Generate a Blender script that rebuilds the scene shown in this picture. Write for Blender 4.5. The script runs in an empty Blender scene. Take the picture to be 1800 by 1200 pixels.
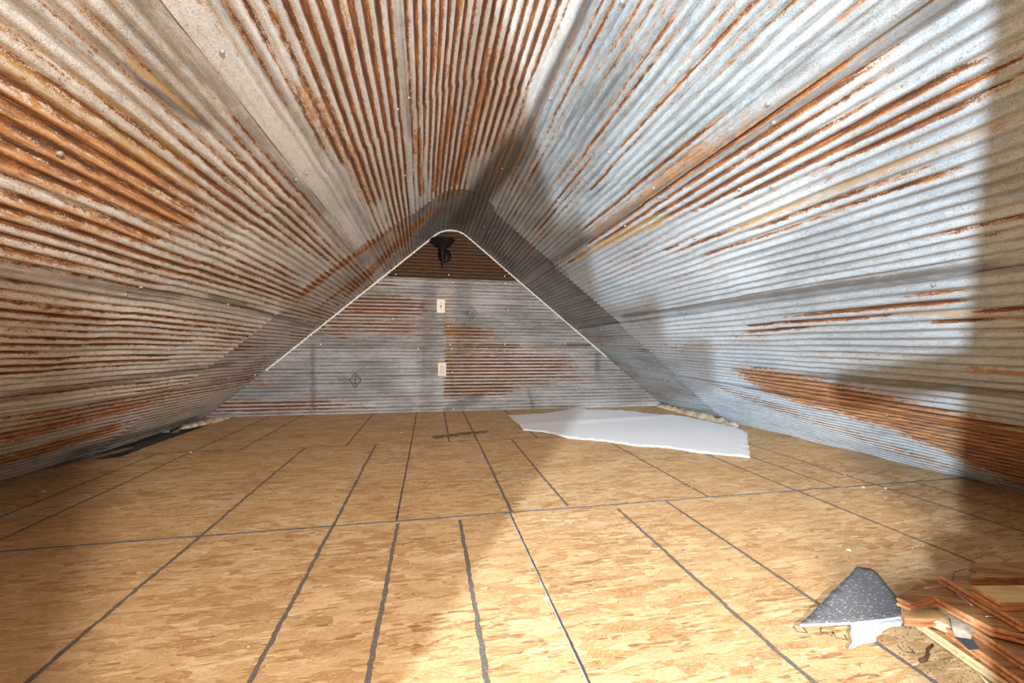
import bpy, bmesh, math, random
import numpy as np
from mathutils import Vector, noise as mnoise
random.seed(7)
RNG = np.random.default_rng(7)
scene = bpy.context.scene
COL = scene.collection

# ---------------------------------------------------------------- camera
H = 0.66                                   # eye height above the floor (m)
F_PX, YAW, PITCH, ROLL = 720.18, 0.1971167, 0.00433177, 0.00596158
cd = bpy.data.cameras.new('camera'); cam = bpy.data.objects.new('camera', cd); COL.objects.link(cam)
cd.sensor_fit = 'HORIZONTAL'; cd.sensor_width = 36.0; cd.lens = 36.0 * F_PX / 1800.0
cd.clip_start = 0.02
fw = Vector((math.sin(YAW)*math.cos(PITCH), math.cos(YAW)*math.cos(PITCH), math.sin(PITCH)))
rt0 = Vector((math.cos(YAW), -math.sin(YAW), 0)); up0 = rt0.cross(fw)
rt = math.cos(ROLL)*rt0 + math.sin(ROLL)*up0; up = -math.sin(ROLL)*rt0 + math.cos(ROLL)*up0
from mathutils import Matrix
cam.matrix_world = Matrix(((rt.x, up.x, -fw.x, 0), (rt.y, up.y, -fw.y, 0), (rt.z, up.z, -fw.z, H), (0, 0, 0, 1)))
scene.camera = cam

# ---------------------------------------------------------------- exposure, world, lamps
scene.view_settings.view_transform = 'Standard'; scene.view_settings.look = 'None'
scene.view_settings.exposure = 0.3; scene.view_settings.gamma = 1.0
scene.view_settings.use_curve_mapping = False
w = bpy.data.worlds.new('world'); scene.world = w; w.use_nodes = True
w.node_tree.nodes['Background'].inputs[0].default_value = (0.30, 0.27, 0.24, 1)
w.node_tree.nodes['Background'].inputs[1].default_value = 0.4

def lamp(name, kind, loc, energy, color, **kw):
    l = bpy.data.lights.new(name, kind); l.energy = energy; l.color = color
    for k, v in kw.items(): setattr(l, k, v)
    if kind == 'POINT':                     # gentle falloff of the bracketed exposures
        l.use_nodes = True; t = l.node_tree; e = t.nodes['Emission']; f = t.nodes.new('ShaderNodeLightFalloff')
        f.inputs['Strength'].default_value = 1.0; t.links.new(f.outputs['Linear'], e.inputs['Strength'])
    o = bpy.data.objects.new(name, l); COL.objects.link(o); o.location = loc
    return o
# cool unseen key light, placed from shadow edges, through the added partition's left opening
lamp('key_light', 'POINT', (-0.75, -0.57, 1.0), 175, (0.76, 0.89, 1.0), shadow_soft_size=0.007)
# warmer unseen key light shining through the right opening
lamp('key_light', 'POINT', (0.30, -0.57, 1.0), 95, (1.0, 0.94, 0.87), shadow_soft_size=0.02)
# broad warm fill, added inside the blocking partition to stand in for ambient light
a = lamp('fill_light', 'AREA', (0.05, -0.17, 0.95), 5, (1.0, 0.57, 0.26), shape='RECTANGLE', size=2.2, size_y=0.9)
a.rotation_euler = (math.radians(90), 0, 0)

# stains: kind (R rust, V rust in the valleys, D grime and one painted shade, Y ochre), across, along at both ends, width, strength
ROOF_STAINS_SHADE=[
('V',-0.278,1.208,-0.110,2.880,0.160,1.40),
('V',-0.176,1.269,-0.043,2.920,0.120,1.20),
('V',-0.015,1.307,0.000,2.256,0.120,1.00),
('V',0.112,1.260,0.077,2.156,0.100,1.20),
('V',0.181,1.234,0.145,1.879,0.040,0.70),
('R',-0.005,1.606,-0.052,2.814,0.050,0.90),
('R',-0.155,1.923,-0.205,2.752,0.050,0.90),
('R',-0.338,1.933,-0.315,2.676,0.035,0.90),
('R',-0.234,1.236,-0.258,1.521,0.020,0.80),
('R',-0.156,1.281,-0.175,1.588,0.015,0.80),
('D',0.244,1.156,0.240,2.373,0.035,1.00),
('D',0.226,2.174,0.033,3.914,0.160,1.20),  # shadow by the ridge, painted in as a dark band
('D',-0.376,1.146,-0.377,1.839,0.030,0.60),
('V',-0.489,1.078,-0.478,3.412,0.130,1.40),
('V',-0.607,1.006,-0.612,2.130,0.120,1.20),
('V',-0.681,0.961,-0.699,1.652,0.060,0.70),
('V',-0.765,0.953,-0.754,1.499,0.050,0.45),
('R',-0.682,1.365,-0.659,2.210,0.050,0.62),
('R',-0.732,1.234,-0.709,1.592,0.030,0.60),
('R',-0.553,1.040,-0.564,1.513,0.030,0.50),
('R',-0.507,3.352,-0.878,3.557,0.200,0.95),
('D',-0.800,0.889,-0.763,1.527,0.030,0.60),
('D',-0.752,2.134,-0.627,4.133,0.060,0.50),
('D',-0.918,0.817,-0.899,1.953,0.050,0.70),
('D',-1.017,0.755,-0.956,1.269,0.050,0.55),
('D',-1.014,0.985,-0.992,1.126,0.020,1.00),
('D',-1.052,0.735,-0.988,1.070,0.030,0.60),
('Y',-1.005,0.921,-0.993,1.086,0.007,1.00),
('Y',-1.089,0.889,-1.084,1.214,0.012,0.70),
('Y',-1.149,0.793,-1.136,1.325,0.030,0.60),
('V',-1.164,0.809,-1.099,1.798,0.100,0.70),
('R',-1.217,0.855,-1.193,1.140,0.090,0.80),
('R',-1.294,0.927,-1.233,1.355,0.080,0.75),
('R',-1.390,1.040,-1.335,1.369,0.060,0.60),
('V',-1.453,1.074,-1.332,2.788,0.100,0.70),
('V',-1.171,1.271,-0.913,3.432,0.080,0.60),
('R',-1.140,2.870,-0.767,2.884,0.140,0.85),
('R',-1.196,3.446,-0.979,3.466,0.120,0.70),
('R',-1.496,1.114,-1.497,1.293,0.040,0.50),
('D',-0.917,2.003,-0.864,3.149,0.050,0.60),
('D',-1.578,1.190,-1.540,1.796,0.050,0.70),
('D',-1.500,2.077,-1.547,3.834,0.030,0.90),
('V',-1.676,1.375,-1.671,2.204,0.100,0.65),
('V',-1.818,1.517,-1.793,2.298,0.060,0.75),
('R',-1.649,1.258,-1.694,1.640,0.030,0.50),
('V',-1.954,1.539,-1.919,2.254,0.060,1.00),
('R',-2.018,3.481,-1.652,3.968,0.060,0.45),
('D',-2.110,1.684,-2.001,3.083,0.060,0.90),
('V',-1.873,1.465,-1.951,1.999,0.030,0.90),
('R',-2.387,1.935,-2.332,2.577,0.100,0.75),
('R',-2.584,2.116,-2.550,2.633,0.090,0.95),
('V',-2.286,2.081,-2.297,3.609,0.100,0.80),
('R',-2.228,2.678,-2.136,3.326,0.030,0.40),
('D',-2.706,2.690,-2.710,3.683,0.080,0.80),
('D',-2.191,3.254,-2.218,3.882,0.050,0.70),
('R',-2.261,1.819,-2.256,2.104,0.030,0.50),
('V',0.298,1.108,0.415,2.852,0.050,0.50),
('V',0.484,1.056,0.617,2.668,0.040,0.60),
('V',0.614,0.841,0.658,1.893,0.012,0.95),
('V',0.613,0.953,0.623,1.493,0.012,0.90),
('V',0.594,2.001,0.679,3.151,0.080,0.50),
('D',0.862,0.616,0.861,3.011,0.050,0.95),
('D',0.441,0.979,0.404,2.342,0.100,0.45),
('D',0.792,0.664,0.795,0.871,0.050,0.60),
('Y',0.259,1.142,0.287,2.754,0.012,0.45),
('V',0.825,1.269,0.852,2.174,0.090,1.20),
('V',0.878,0.933,0.861,1.479,0.100,1.10),
('V',1.037,0.733,0.895,2.250,0.080,1.00),
('V',1.091,0.739,1.027,1.419,0.030,1.00),
('V',1.227,0.857,1.152,1.827,0.040,0.70),
('V',1.258,1.022,1.257,1.648,0.020,0.80),
('Y',1.156,0.670,1.174,1.401,0.030,0.60),
('Y',0.974,1.752,0.934,2.587,0.060,0.60),
('D',1.570,0.899,1.531,2.846,0.035,0.90),
('R',0.928,1.953,0.931,2.788,0.020,0.60),
('V',1.805,1.855,1.698,1.044,0.050,0.95),
('V',1.738,1.800,1.716,1.309,0.030,0.90),
('V',1.793,1.002,1.767,0.867,0.040,1.00),
('V',1.674,2.445,1.821,1.987,0.040,0.40),
('D',2.150,2.284,2.198,1.040,0.050,0.80),
('R',2.070,1.070,2.077,0.992,0.020,0.90),
('Y',1.745,1.134,1.805,0.883,0.030,0.70),
('V',1.429,0.813,1.426,0.729,0.060,0.50),
('R',2.355,1.891,2.584,1.196,0.240,1.25),
('R',2.516,1.592,2.805,1.285,0.200,1.20),
('V',2.442,2.597,2.860,1.730,0.100,0.90),
('V',2.613,1.596,2.973,1.353,0.120,0.80),
('R',2.351,2.027,2.404,1.740,0.020,0.90),
]
BACK_STAINS=[
('R',-0.406,1.528,0.797,1.588,0.600,1.40),
('V',-1.004,1.186,-0.404,1.206,0.050,0.90),
('V',-0.806,0.982,-0.351,0.993,0.160,1.30),
('V',-0.805,0.825,-0.298,0.805,0.100,0.90),
('V',-1.097,0.846,-0.804,0.719,0.050,0.80),
('V',-0.402,0.965,-0.087,0.808,0.050,0.45),
('R',-0.657,0.959,-0.454,0.963,0.090,0.40),
('D',-0.010,1.247,-0.029,0.017,0.140,0.60),
('D',0.317,1.258,0.321,0.675,0.170,0.65),
('Y',0.179,1.253,0.183,0.674,0.140,0.40),
('R',0.155,0.811,0.237,0.729,0.040,0.60),
('D',-0.603,0.562,-0.293,0.132,0.200,0.45),
('D',-1.047,0.562,-1.043,0.044,0.040,0.70),
('V',0.145,0.646,0.802,0.632,0.050,1.00),
('V',0.147,0.398,0.979,0.421,0.260,1.10),
('V',0.148,0.233,0.575,0.226,0.120,1.50),
('V',0.146,0.508,0.461,0.452,0.120,1.20),
('V',0.144,0.784,0.403,0.759,0.100,1.20),
('V',0.803,0.450,1.217,0.449,0.100,0.90),
('V',1.158,0.333,1.524,0.271,0.080,0.50),
('D',0.242,0.038,0.407,0.117,0.100,0.80),
('D',1.399,0.647,1.584,0.648,0.030,1.00),
('D',1.711,0.476,1.711,0.447,0.060,0.80),
('D',0.981,0.163,1.011,0.048,0.030,0.80),
('V',-1.829,0.089,-0.995,0.084,0.080,1.00),
('V',-1.652,0.310,-1.423,0.307,0.050,0.50),
('V',-0.947,0.083,-0.600,0.059,0.040,0.80),
('D',-0.804,0.641,0.129,0.646,0.030,0.60),
('D',0.799,1.133,1.036,0.794,0.160,0.35),
('D',0.126,1.004,0.241,0.121,0.050,0.50),
]

# ---------------------------------------------------------------- node helpers
class NT:
    def __init__(s, name):
        s.m = bpy.data.materials.new(name); s.m.use_nodes = True
        s.t = s.m.node_tree; s.n = s.t.nodes; s.n.clear()
        s.out = s.n.new('ShaderNodeOutputMaterial'); s.b = s.n.new('ShaderNodeBsdfPrincipled')
        s.t.links.new(s.b.outputs[0], s.out.inputs[0])
    def put(s, inp, v):
        if hasattr(v, 'is_linked') or isinstance(v, bpy.types.NodeSocket): s.t.links.new(v, inp)
        elif isinstance(v, (tuple, list)) and len(v) == 3 and inp.type == 'RGBA': inp.default_value = (*v, 1)
        else: inp.default_value = v
    def math(s, op, a, b=0.0, c=0.0, clamp=False):
        n = s.n.new('ShaderNodeMath'); n.operation = op; n.use_clamp = clamp
        s.put(n.inputs[0], a); s.put(n.inputs[1], b); s.put(n.inputs[2], c); return n.outputs[0]
    def vmul(s, v, k):
        n = s.n.new('ShaderNodeVectorMath'); n.operation = 'MULTIPLY'; s.put(n.inputs[0], v); n.inputs[1].default_value = k; return n.outputs[0]
    def vadd(s, v, k):
        n = s.n.new('ShaderNodeVectorMath'); n.operation = 'ADD'; s.put(n.inputs[0], v); s.put(n.inputs[1], k); return n.outputs[0]
    def noise(s, v, scale=1.0, detail=2.0, rough=0.5, dist=0.0, color=False):
        n = s.n.new('ShaderNodeTexNoise'); s.put(n.inputs['Vector'], v); n.inputs['Scale'].default_value = scale
        n.inputs['Detail'].default_value = detail; n.inputs['Roughness'].default_value = rough; n.inputs['Distortion'].default_value = dist
        return n.outputs[1 if color else 0]
    def vor(s, v, scale=1.0, rnd=1.0, out='Color', feature='F1'):
        n = s.n.new('ShaderNodeTexVoronoi'); n.feature = feature; s.put(n.inputs['Vector'], v)
        n.inputs['Scale'].default_value = scale; n.inputs['Randomness'].default_value = rnd; return n.outputs[out]
    def step(s, v, lo, hi, a=0.0, b=1.0):
        n = s.n.new('ShaderNodeMapRange'); n.interpolation_type = 'SMOOTHSTEP'; s.put(n.inputs[0], v)
        n.inputs[1].default_value = lo; n.inputs[2].default_value = hi; n.inputs[3].default_value = a; n.inputs[4].default_value = b
        return n.outputs[0]
    def mix(s, f, a, b):
        n = s.n.new('ShaderNodeMix'); n.data_type = 'RGBA'; s.put(n.inputs[0], f); s.put(n.inputs[6], a); s.put(n.inputs[7], b); return n.outputs[2]
    def ramp(s, f, stops):
        n = s.n.new('ShaderNodeValToRGB'); s.put(n.inputs[0], f); e = n.color_ramp.elements
        while len(e) < len(stops): e.new(0.5)
        for i, (p, c) in enumerate(stops): e[i].position = p; e[i].color = (*c, 1)
        return n.outputs[0]
    def attr(s, name):
        n = s.n.new('ShaderNodeAttribute'); n.attribute_name = name; return n
    def sep(s, v):
        n = s.n.new('ShaderNodeSeparateXYZ'); s.put(n.inputs[0], v); return n.outputs
    def comb(s, x, y, z):
        n = s.n.new('ShaderNodeCombineXYZ'); s.put(n.inputs[0], x); s.put(n.inputs[1], y); s.put(n.inputs[2], z); return n.outputs[0]
    def obj(s):
        return s.n.new('ShaderNodeTexCoord').outputs['Object']
    def bump(s, h, strength=0.3, dist=0.002):
        n = s.n.new('ShaderNodeBump'); s.put(n.inputs['Height'], h); n.inputs['Strength'].default_value = strength
        n.inputs['Distance'].default_value = dist; s.t.links.new(n.outputs[0], s.b.inputs['Normal'])
    def fin(s, color, rough=0.6, metal=0.0, spec=None):
        s.put(s.b.inputs['Base Color'], color); s.put(s.b.inputs['Roughness'], rough); s.put(s.b.inputs['Metallic'], metal)
        if spec is not None: s.b.inputs['Specular IOR Level'].default_value = spec
        return s.m

def plain(name, color, rough=0.6, metal=0.0, var=0.08, scale=40):
    k = NT(name); n = k.noise(k.obj(), scale, 3)
    c = k.mix(n, tuple(max(0, x*(1-var*2)) for x in color), tuple(min(1, x*(1+var*2)) for x in color))
    return k.fin(c, rough, metal)

# rusty galvanised tin. 'st' = (across, along, corrugation phase), 'stain' = (rust, valley rust, grime with painted shade), 'ochre'
def tin_mat(name, light, grey, seed=0.0, dirt_shade=0.0, rusty=0.0, freckle=.70, dark=1.0, speck=.6):
    k = NT(name)
    st = k.attr('st').outputs['Vector']; X = k.sep(st)
    sa = k.attr('stain'); S = k.sep(sa.outputs['Vector']); och = k.attr('ochre').outputs['Fac']
    p2 = k.comb(X[0], X[1], seed)
    c5 = lambda n, f: k.math('MULTIPLY', k.math('SUBTRACT', n, 0.5), f)
    add = lambda *v: v[0] if len(v) == 1 else k.math('ADD', v[0], add(*v[1:]))
    streak = k.noise(k.vmul(p2, (110, 4, 1)), 1, 4, 0.6)
    streak2 = k.noise(k.vmul(p2, (42, 1.3, 1)), 1, 5, 0.7)
    fine = k.noise(k.vmul(p2, (380, 230, 1)), 1, 3, 0.65)
    mid = k.noise(k.vmul(p2, (110, 32, 1)), 1, 5, 0.7)
    blotch = k.noise(k.vmul(p2, (34, 12, 1)), 1, 5, 0.7)
    big = k.noise(k.vmul(p2, (5, 1.8, 1)), 1, 4, 0.6)
    g = add(k.math('MULTIPLY', mid, 0.35), k.math('MULTIPLY', streak2, 0.4), k.math('MULTIPLY', blotch, 0.25), c5(big, 0.6))
    g = k.step(g, 0.38, 0.64)
    base = k.mix(g, light, grey)
    spk = k.step(add(fine, c5(mid, .5)), 0.56, 0.68)
    base = k.mix(k.math('MULTIPLY', spk, speck), base, tuple(c*0.35 for c in grey))
    fine2 = k.noise(k.vmul(p2, (900, 600, 5)), 1, 3, 0.7)
    base = k.mix(k.math('MULTIPLY', k.step(fine2, 0.53, 0.60), speck*.85), base, tuple(c*0.25 for c in grey))
    pale = k.step(k.noise(k.vmul(p2, (520, 240, 3)), 1, 3, .65), 0.54, 0.62)
    base = k.mix(k.math('MULTIPLY', pale, 0.5), base, tuple(min(.9, c*1.25) for c in light))
    # darker valleys everywhere: grime plus groove shading put into the colour
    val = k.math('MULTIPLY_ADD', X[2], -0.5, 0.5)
    vd = k.math('MULTIPLY', k.step(add(val, c5(streak, 1.2), c5(streak2, .8)), 0.60, 1.12), 0.62 + dirt_shade)
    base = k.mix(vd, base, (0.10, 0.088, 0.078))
    # grime, and the ridge shade painted through the same mask
    grm = k.math('MULTIPLY', S[2], k.step(add(k.math('MULTIPLY', blotch, .5), k.math('MULTIPLY', streak2, .5), k.math('MULTIPLY', k.math('SUBTRACT', S[2], .5), .25)), 0.30, 0.62, .15, .85), clamp=True)
    base = k.mix(grm, base, (0.125, 0.108, 0.092))
    # rust
    rg = k.step(k.noise(k.vmul(p2, (6, .9, 21)), 1, 3, .55), .42, .66, 0, rusty)
    vph = k.step(k.math('MULTIPLY', X[2], -1.0), -0.9, 0.9)
    v2 = k.math('MULTIPLY', k.math('MAXIMUM', S[1], rg), vph)
    r = k.math('MAXIMUM', S[0], v2)
    nz = add(c5(streak, .9), c5(streak2, .9), c5(mid, 1.5), c5(fine, 1.3), c5(fine2, .8), c5(big, .5), c5(blotch, .6), k.math('MULTIPLY', X[2], -0.10))
    rr = add(k.math('MULTIPLY', r, .98), nz)
    gate = k.step(r, 0.04, 0.22)
    halo = k.math('MULTIPLY', k.math('MULTIPLY', k.step(rr, 0.18, 0.50), 0.60), gate)
    base = k.mix(halo, base, tuple(c*dark for c in (0.56, 0.35, 0.17)))
    core = k.math('MULTIPLY', k.step(rr, 0.42, 0.58), gate)
    rc = add(k.math('MULTIPLY', k.noise(k.vmul(p2, (150, 10, 7)), 1, 4, .7), 0.55), k.math('MULTIPLY', fine, 0.3), k.math('MULTIPLY', fine2, .15), k.math('MULTIPLY', X[2], 0.075))
    rcol = k.ramp(rc, [(p, tuple(c*dark for c in q)) for p, q in [(0.40, (0.04, 0.014, 0.006)), (0.46, (0.15, 0.046, 0.012)), (0.52, (0.33, 0.11, 0.02)), (0.57, (0.50, 0.21, 0.045)), (0.65, (0.62, 0.37, 0.18))]])
    base = k.mix(k.math('MULTIPLY', core, k.math('MULTIPLY_ADD', X[2], -.10, .86)), base, rcol)
    # ochre
    oc = k.step(add(och, c5(streak, 1.1), c5(mid, .6)), 0.30, 0.7)
    oc = k.math('MULTIPLY', k.math('MULTIPLY', oc, 0.62), k.step(och, 0.02, 0.25))
    base = k.mix(oc, base, (0.50, 0.30, 0.09))
    fr = k.math('MULTIPLY', k.step(k.noise(k.vmul(p2, (90, 30, 11)), 1, 4, .65), freckle, freckle+.04), 0.8)
    base = k.mix(fr, base, (0.26, 0.10, 0.035))
    k.bump(k.math('ADD', k.math('MULTIPLY', mid, 0.6), k.math('MULTIPLY', fine, 0.8)), 0.75, 0.002)
    rough = k.math('MULTIPLY_ADD', core, 0.35, 0.42)
    metal = k.math('MULTIPLY_ADD', core, -0.22, 0.25)
    return k.fin(base, rough, metal)

# ---------------------------------------------------------------- object helpers
def link(name, mesh, mat=None, parent=None, kind=None):
    o = bpy.data.objects.new(name, mesh); COL.objects.link(o)
    if mat is not None:
        for m in (mat if isinstance(mat, (list, tuple)) else [mat]): mesh.materials.append(m)
    if parent is not None: o.parent = parent
    if kind: o['kind'] = kind
    return o
def empty(name, loc=(0, 0, 0), kind=None):
    o = bpy.data.objects.new(name, None); COL.objects.link(o); o.location = loc; o.empty_display_size = 0.05
    if kind: o['kind'] = kind
    return o
def tag(o, label, cat, group=None):
    o['label'] = label; o['category'] = cat
    if group: o['group'] = group
    return o
def mesh_of(name, verts, faces, smooth=False):
    m = bpy.data.meshes.new(name); m.from_pydata([tuple(v) for v in verts], [], faces)
    if smooth: m.shade_smooth()
    m.update(); return m
def bm_mesh(name, bm, smooth=False):
    bmesh.ops.recalc_face_normals(bm, faces=bm.faces)
    m = bpy.data.meshes.new(name); bm.to_mesh(m); bm.free()
    if smooth: m.shade_smooth()
    return m
def box_bm(x0, x1, y0, y1, z0, z1, bevel=0.0, bm=None):
    bm = bm or bmesh.new()
    vs = [bm.verts.new((x, y, z)) for x in (x0, x1) for y in (y0, y1) for z in (z0, z1)]
    fs = [(0, 1, 3, 2), (4, 6, 7, 5), (0, 4, 5, 1), (2, 3, 7, 6), (0, 2, 6, 4), (1, 5, 7, 3)]
    nf = [bm.faces.new([vs[i] for i in f]) for f in fs]
    if bevel:
        es = list({e for f in nf for e in f.edges})
        bmesh.ops.bevel(bm, geom=es, offset=bevel, segments=2, affect='EDGES')
    return bm
def lathe(prof, n=32, axis='Z', bm=None, loc=(0, 0, 0)):
    bm = bm or bmesh.new(); rings = []
    for r, h in prof:
        ring = []
        for i in range(n):
            a = 2*math.pi*i/n
            p = (r*math.cos(a), r*math.sin(a), h) if axis == 'Z' else (r*math.cos(a), h, r*math.sin(a))
            ring.append(bm.verts.new((p[0]+loc[0], p[1]+loc[1], p[2]+loc[2])))
        rings.append(ring)
    for a, b in zip(rings, rings[1:]):
        for i in range(n): bm.faces.new((a[i], a[(i+1) % n], b[(i+1) % n], b[i]))
    for ring in (rings[0], rings[-1]): bm.faces.new(ring)
    return bm
def tube(points, r, n=8, bm=None):
    bm = bm or bmesh.new(); rings = []
    P = [Vector(p) for p in points]; rr = r if isinstance(r, (list, tuple)) else [r]*len(P)
    for i, p in enumerate(P):
        d = (P[min(i+1, len(P)-1)] - P[max(i-1, 0)]).normalized()
        a = d.orthogonal().normalized() if i == 0 else (a - d*a.dot(d)).normalized()
        b = d.cross(a)
        rings.append([bm.verts.new(p + (a*math.cos(t) + b*math.sin(t))*rr[i]) for t in [2*math.pi*j/n for j in range(n)]])
    for A, B in zip(rings, rings[1:]):
        for j in range(n): bm.faces.new((A[j], A[(j+1) % n], B[(j+1) % n], B[j]))
    bm.faces.new(rings[0]); bm.faces.new(rings[-1])
    return bm

# ---------------------------------------------------------------- attic section (gable with a rounded ridge)
YB = 4.0161
def gable(xl, xr, xa, za, r):
    A = np.array([xl, 0.]); B = np.array([xa, za]); C = np.array([xr, 0.])
    u = (A-B)/np.linalg.norm(A-B); v = (C-B)/np.linalg.norm(C-B)
    ang = np.arccos(u@v); t = r/np.tan(ang/2); P1 = B+u*t; P2 = B+v*t
    c = B+(u+v)/np.linalg.norm(u+v)*r/np.sin(ang/2)
    a1 = np.arctan2(*(P1-c)[::-1]); a2 = np.arctan2(*(P2-c)[::-1])
    pr = np.array([A]+[c+r*np.array([np.cos(q), np.sin(q)]) for q in np.linspace(a1, a2, 30)]+[C])
    d = np.r_[0, np.cumsum(np.linalg.norm(np.diff(pr, axis=0), axis=1))]; s = np.linspace(0, d[-1], 1200)
    return np.c_[np.interp(s, d, pr[:, 0]), np.interp(s, d, pr[:, 1])]
FARP = gable(-1.90, 2.46, .19, 1.83, .25); NEARP = gable(-1.98, 2.66, .24, 1.86, .30)
def section(Y):
    t = (YB-Y)/(YB-1.0); p = FARP + (NEARP-FARP)*t
    d = np.r_[0, np.cumsum(np.linalg.norm(np.diff(p, axis=0), axis=1))]
    return p, d - d[np.argmin(abs(p[:, 0]-(.19+.05*t)))]
def on_roof(s, Y, h):
    """points on the roof lining; s across from the ridge (+ right), h into the room"""
    p, d = section(Y); s = np.atleast_1d(s).astype(float); h = np.broadcast_to(h, s.shape)
    x = np.interp(s, d, p[:, 0]); z = np.interp(s, d, p[:, 1])
    for i0, i1, m in ((0, 5, s < d[0]), (-1, -6, s > d[-1])):
        t = (p[i1]-p[i0])/(d[i1]-d[i0]); x = np.where(m, p[i0, 0]+t[0]*(s-d[i0]), x); z = np.where(m, p[i0, 1]+t[1]*(s-d[i0]), z)
    tx = np.gradient(p[:, 0], d); tz = np.gradient(p[:, 1], d)
    nx = np.interp(s, d, tz); nz = -np.interp(s, d, tx); L = np.hypot(nx, nz)
    return np.c_[x+nx/L*h, np.full_like(x, Y), z+nz/L*h]

def stain_field(stains, U, V, stretch=0.35):
    out = {k: np.zeros(U.shape, np.float32) for k in 'RVDY'}
    for k, u0, v0, u1, v1, wd, st in stains:
        du, dv = u1-u0, v1-v0; L = math.hypot(du, dv) + 1e-6
        lu, lv = du/L, dv/L
        a = (U-u0)*lu + (V-v0)*lv; b = abs(-(U-u0)*lv + (V-v0)*lu)
        ex = np.maximum(0, np.maximum(-a, a-L))*stretch*min(1, wd/0.08+0.3)
        d = np.sqrt(b*b+ex*ex)
        out[k] = np.maximum(out[k], (st*np.clip(1.45*(1-d/(wd*0.95)), 0, 1)).astype(np.float32))
    return out

def tin_mesh(name, P, st, ph, stains, nu, nv, keep=None):
    """P (nv,nu,3) grid -> mesh with attributes"""
    m = bpy.data.meshes.new(name)
    idx = np.arange(nu*nv).reshape(nv, nu)
    q = np.stack([idx[:-1, :-1], idx[:-1, 1:], idx[1:, 1:], idx[1:, :-1]], -1).reshape(-1, 4)
    if keep is not None:
        q = q[keep.reshape(-1)[q].any(1)]
        used = np.unique(q); remap = -np.ones(nu*nv, int); remap[used] = np.arange(len(used)); q = remap[q]
    else: used = np.arange(nu*nv)
    V = P.reshape(-1, 3)[used]; n = len(used)
    m.vertices.add(n); m.vertices.foreach_set('co', V.astype(np.float32).ravel())
    m.loops.add(len(q)*4); m.loops.foreach_set('vertex_index', q.astype(np.int32).ravel())
    m.polygons.add(len(q)); m.polygons.foreach_set('loop_start', np.arange(0, len(q)*4, 4, dtype=np.int32))
    m.update(calc_edges=True); m.shade_smooth()
    A = m.attributes.new('st', 'FLOAT_VECTOR', 'POINT')
    A.data.foreach_set('vector', np.c_[st.reshape(-1, 2)[used], ph.reshape(-1)[used]].astype(np.float32).ravel())
    B = m.attributes.new('stain', 'FLOAT_VECTOR', 'POINT')
    B.data.foreach_set('vector', np.c_[stains['R'].reshape(-1)[used], stains['V'].reshape(-1)[used], stains['D'].reshape(-1)[used]].astype(np.float32).ravel())
    C = m.attributes.new('ochre', 'FLOAT', 'POINT')
    C.data.foreach_set('value', stains['Y'].reshape(-1)[used].astype(np.float32))
    return m

AMP = 0.0055
def lin(f, n):      # (value at far end, value at Y=1.1) -> function of Y
    return lambda Y: f + (n-f)*(YB-Y)/(YB-1.1)
SEAMS = {'Lbase': lin(-2.86, -2.90), 'L4': lin(-2.20, -2.19), 'L3': lin(-1.515, -1.548), 'L2': lin(-.825, -.880), 'L1': lin(-.425, -.405),
         'R1': lin(.315, .235), 'R2': lin(.915, .850), 'R3': lin(1.600, 1.592), 'R4': lin(2.17, 2.50), 'Rbase': lin(2.80, 3.12)}
def roof_sheet(a, b, ncorr, y0, y1, mat, parent, off=0.0, flat=(0.0, 0.0), lip=0):
    fa, fb = SEAMS[a], SEAMS[b]; per = 8
    tt = np.linspace(0, 1, ncorr*per+1)
    Ys = np.arange(y0, y1+1e-6, 0.022); Ys[-1] = y1
    P = np.zeros((len(Ys), len(tt), 3)); S = np.zeros((len(Ys), len(tt))); PH = np.zeros_like(S)
    phi0 = random.random()*6.28
    for j, Y in enumerate(Ys):
        s = fa(Y)-0.006 + (fb(Y)-fa(Y)+0.012)*tt
        ph = np.cos(2*math.pi*ncorr*tt)
        wd = fb(Y)-fa(Y)
        e = np.ones_like(tt)
        if flat[0]: e = np.minimum(e, np.clip((tt*wd-flat[0])/0.012, 0.0, 1))
        if flat[1]: e = np.minimum(e, np.clip(((1-tt)*wd-flat[1])/0.012, 0.0, 1))
        h = AMP*ph*e + off
        # gentle buckling of the thin sheet
        h = h + 0.004*np.sin(Y*3.1+phi0)*np.sin(s*4+phi0*2) + 0.0015*np.sin(Y*11+phi0*3+s*9)
        if lip:
            dy = (y1-Y) if lip > 0 else (Y-y0)
            h = h + 0.004*np.exp(-dy/0.012)
        P[j] = on_roof(s, Y, h); S[j] = s; PH[j] = ph*e + (1-e)*0.25
    YY = np.repeat(Ys[:, None], len(tt), 1)
    stn = stain_field(ROOF_STAINS_SHADE, S, YY)
    # edges catch grime
    ed = np.minimum(tt, 1-tt)[None, :]
    stn['D'] = np.maximum(stn['D'], 0.42*np.clip(1-ed*18, 0, 1)*np.ones_like(S))
    keep = P[..., 2] > -0.012
    m = tin_mesh('metal_sheet', P, np.stack([S, YY], -1), PH, stn, len(tt), len(Ys), keep)
    return link('metal_sheet', m, mat, parent)

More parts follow.
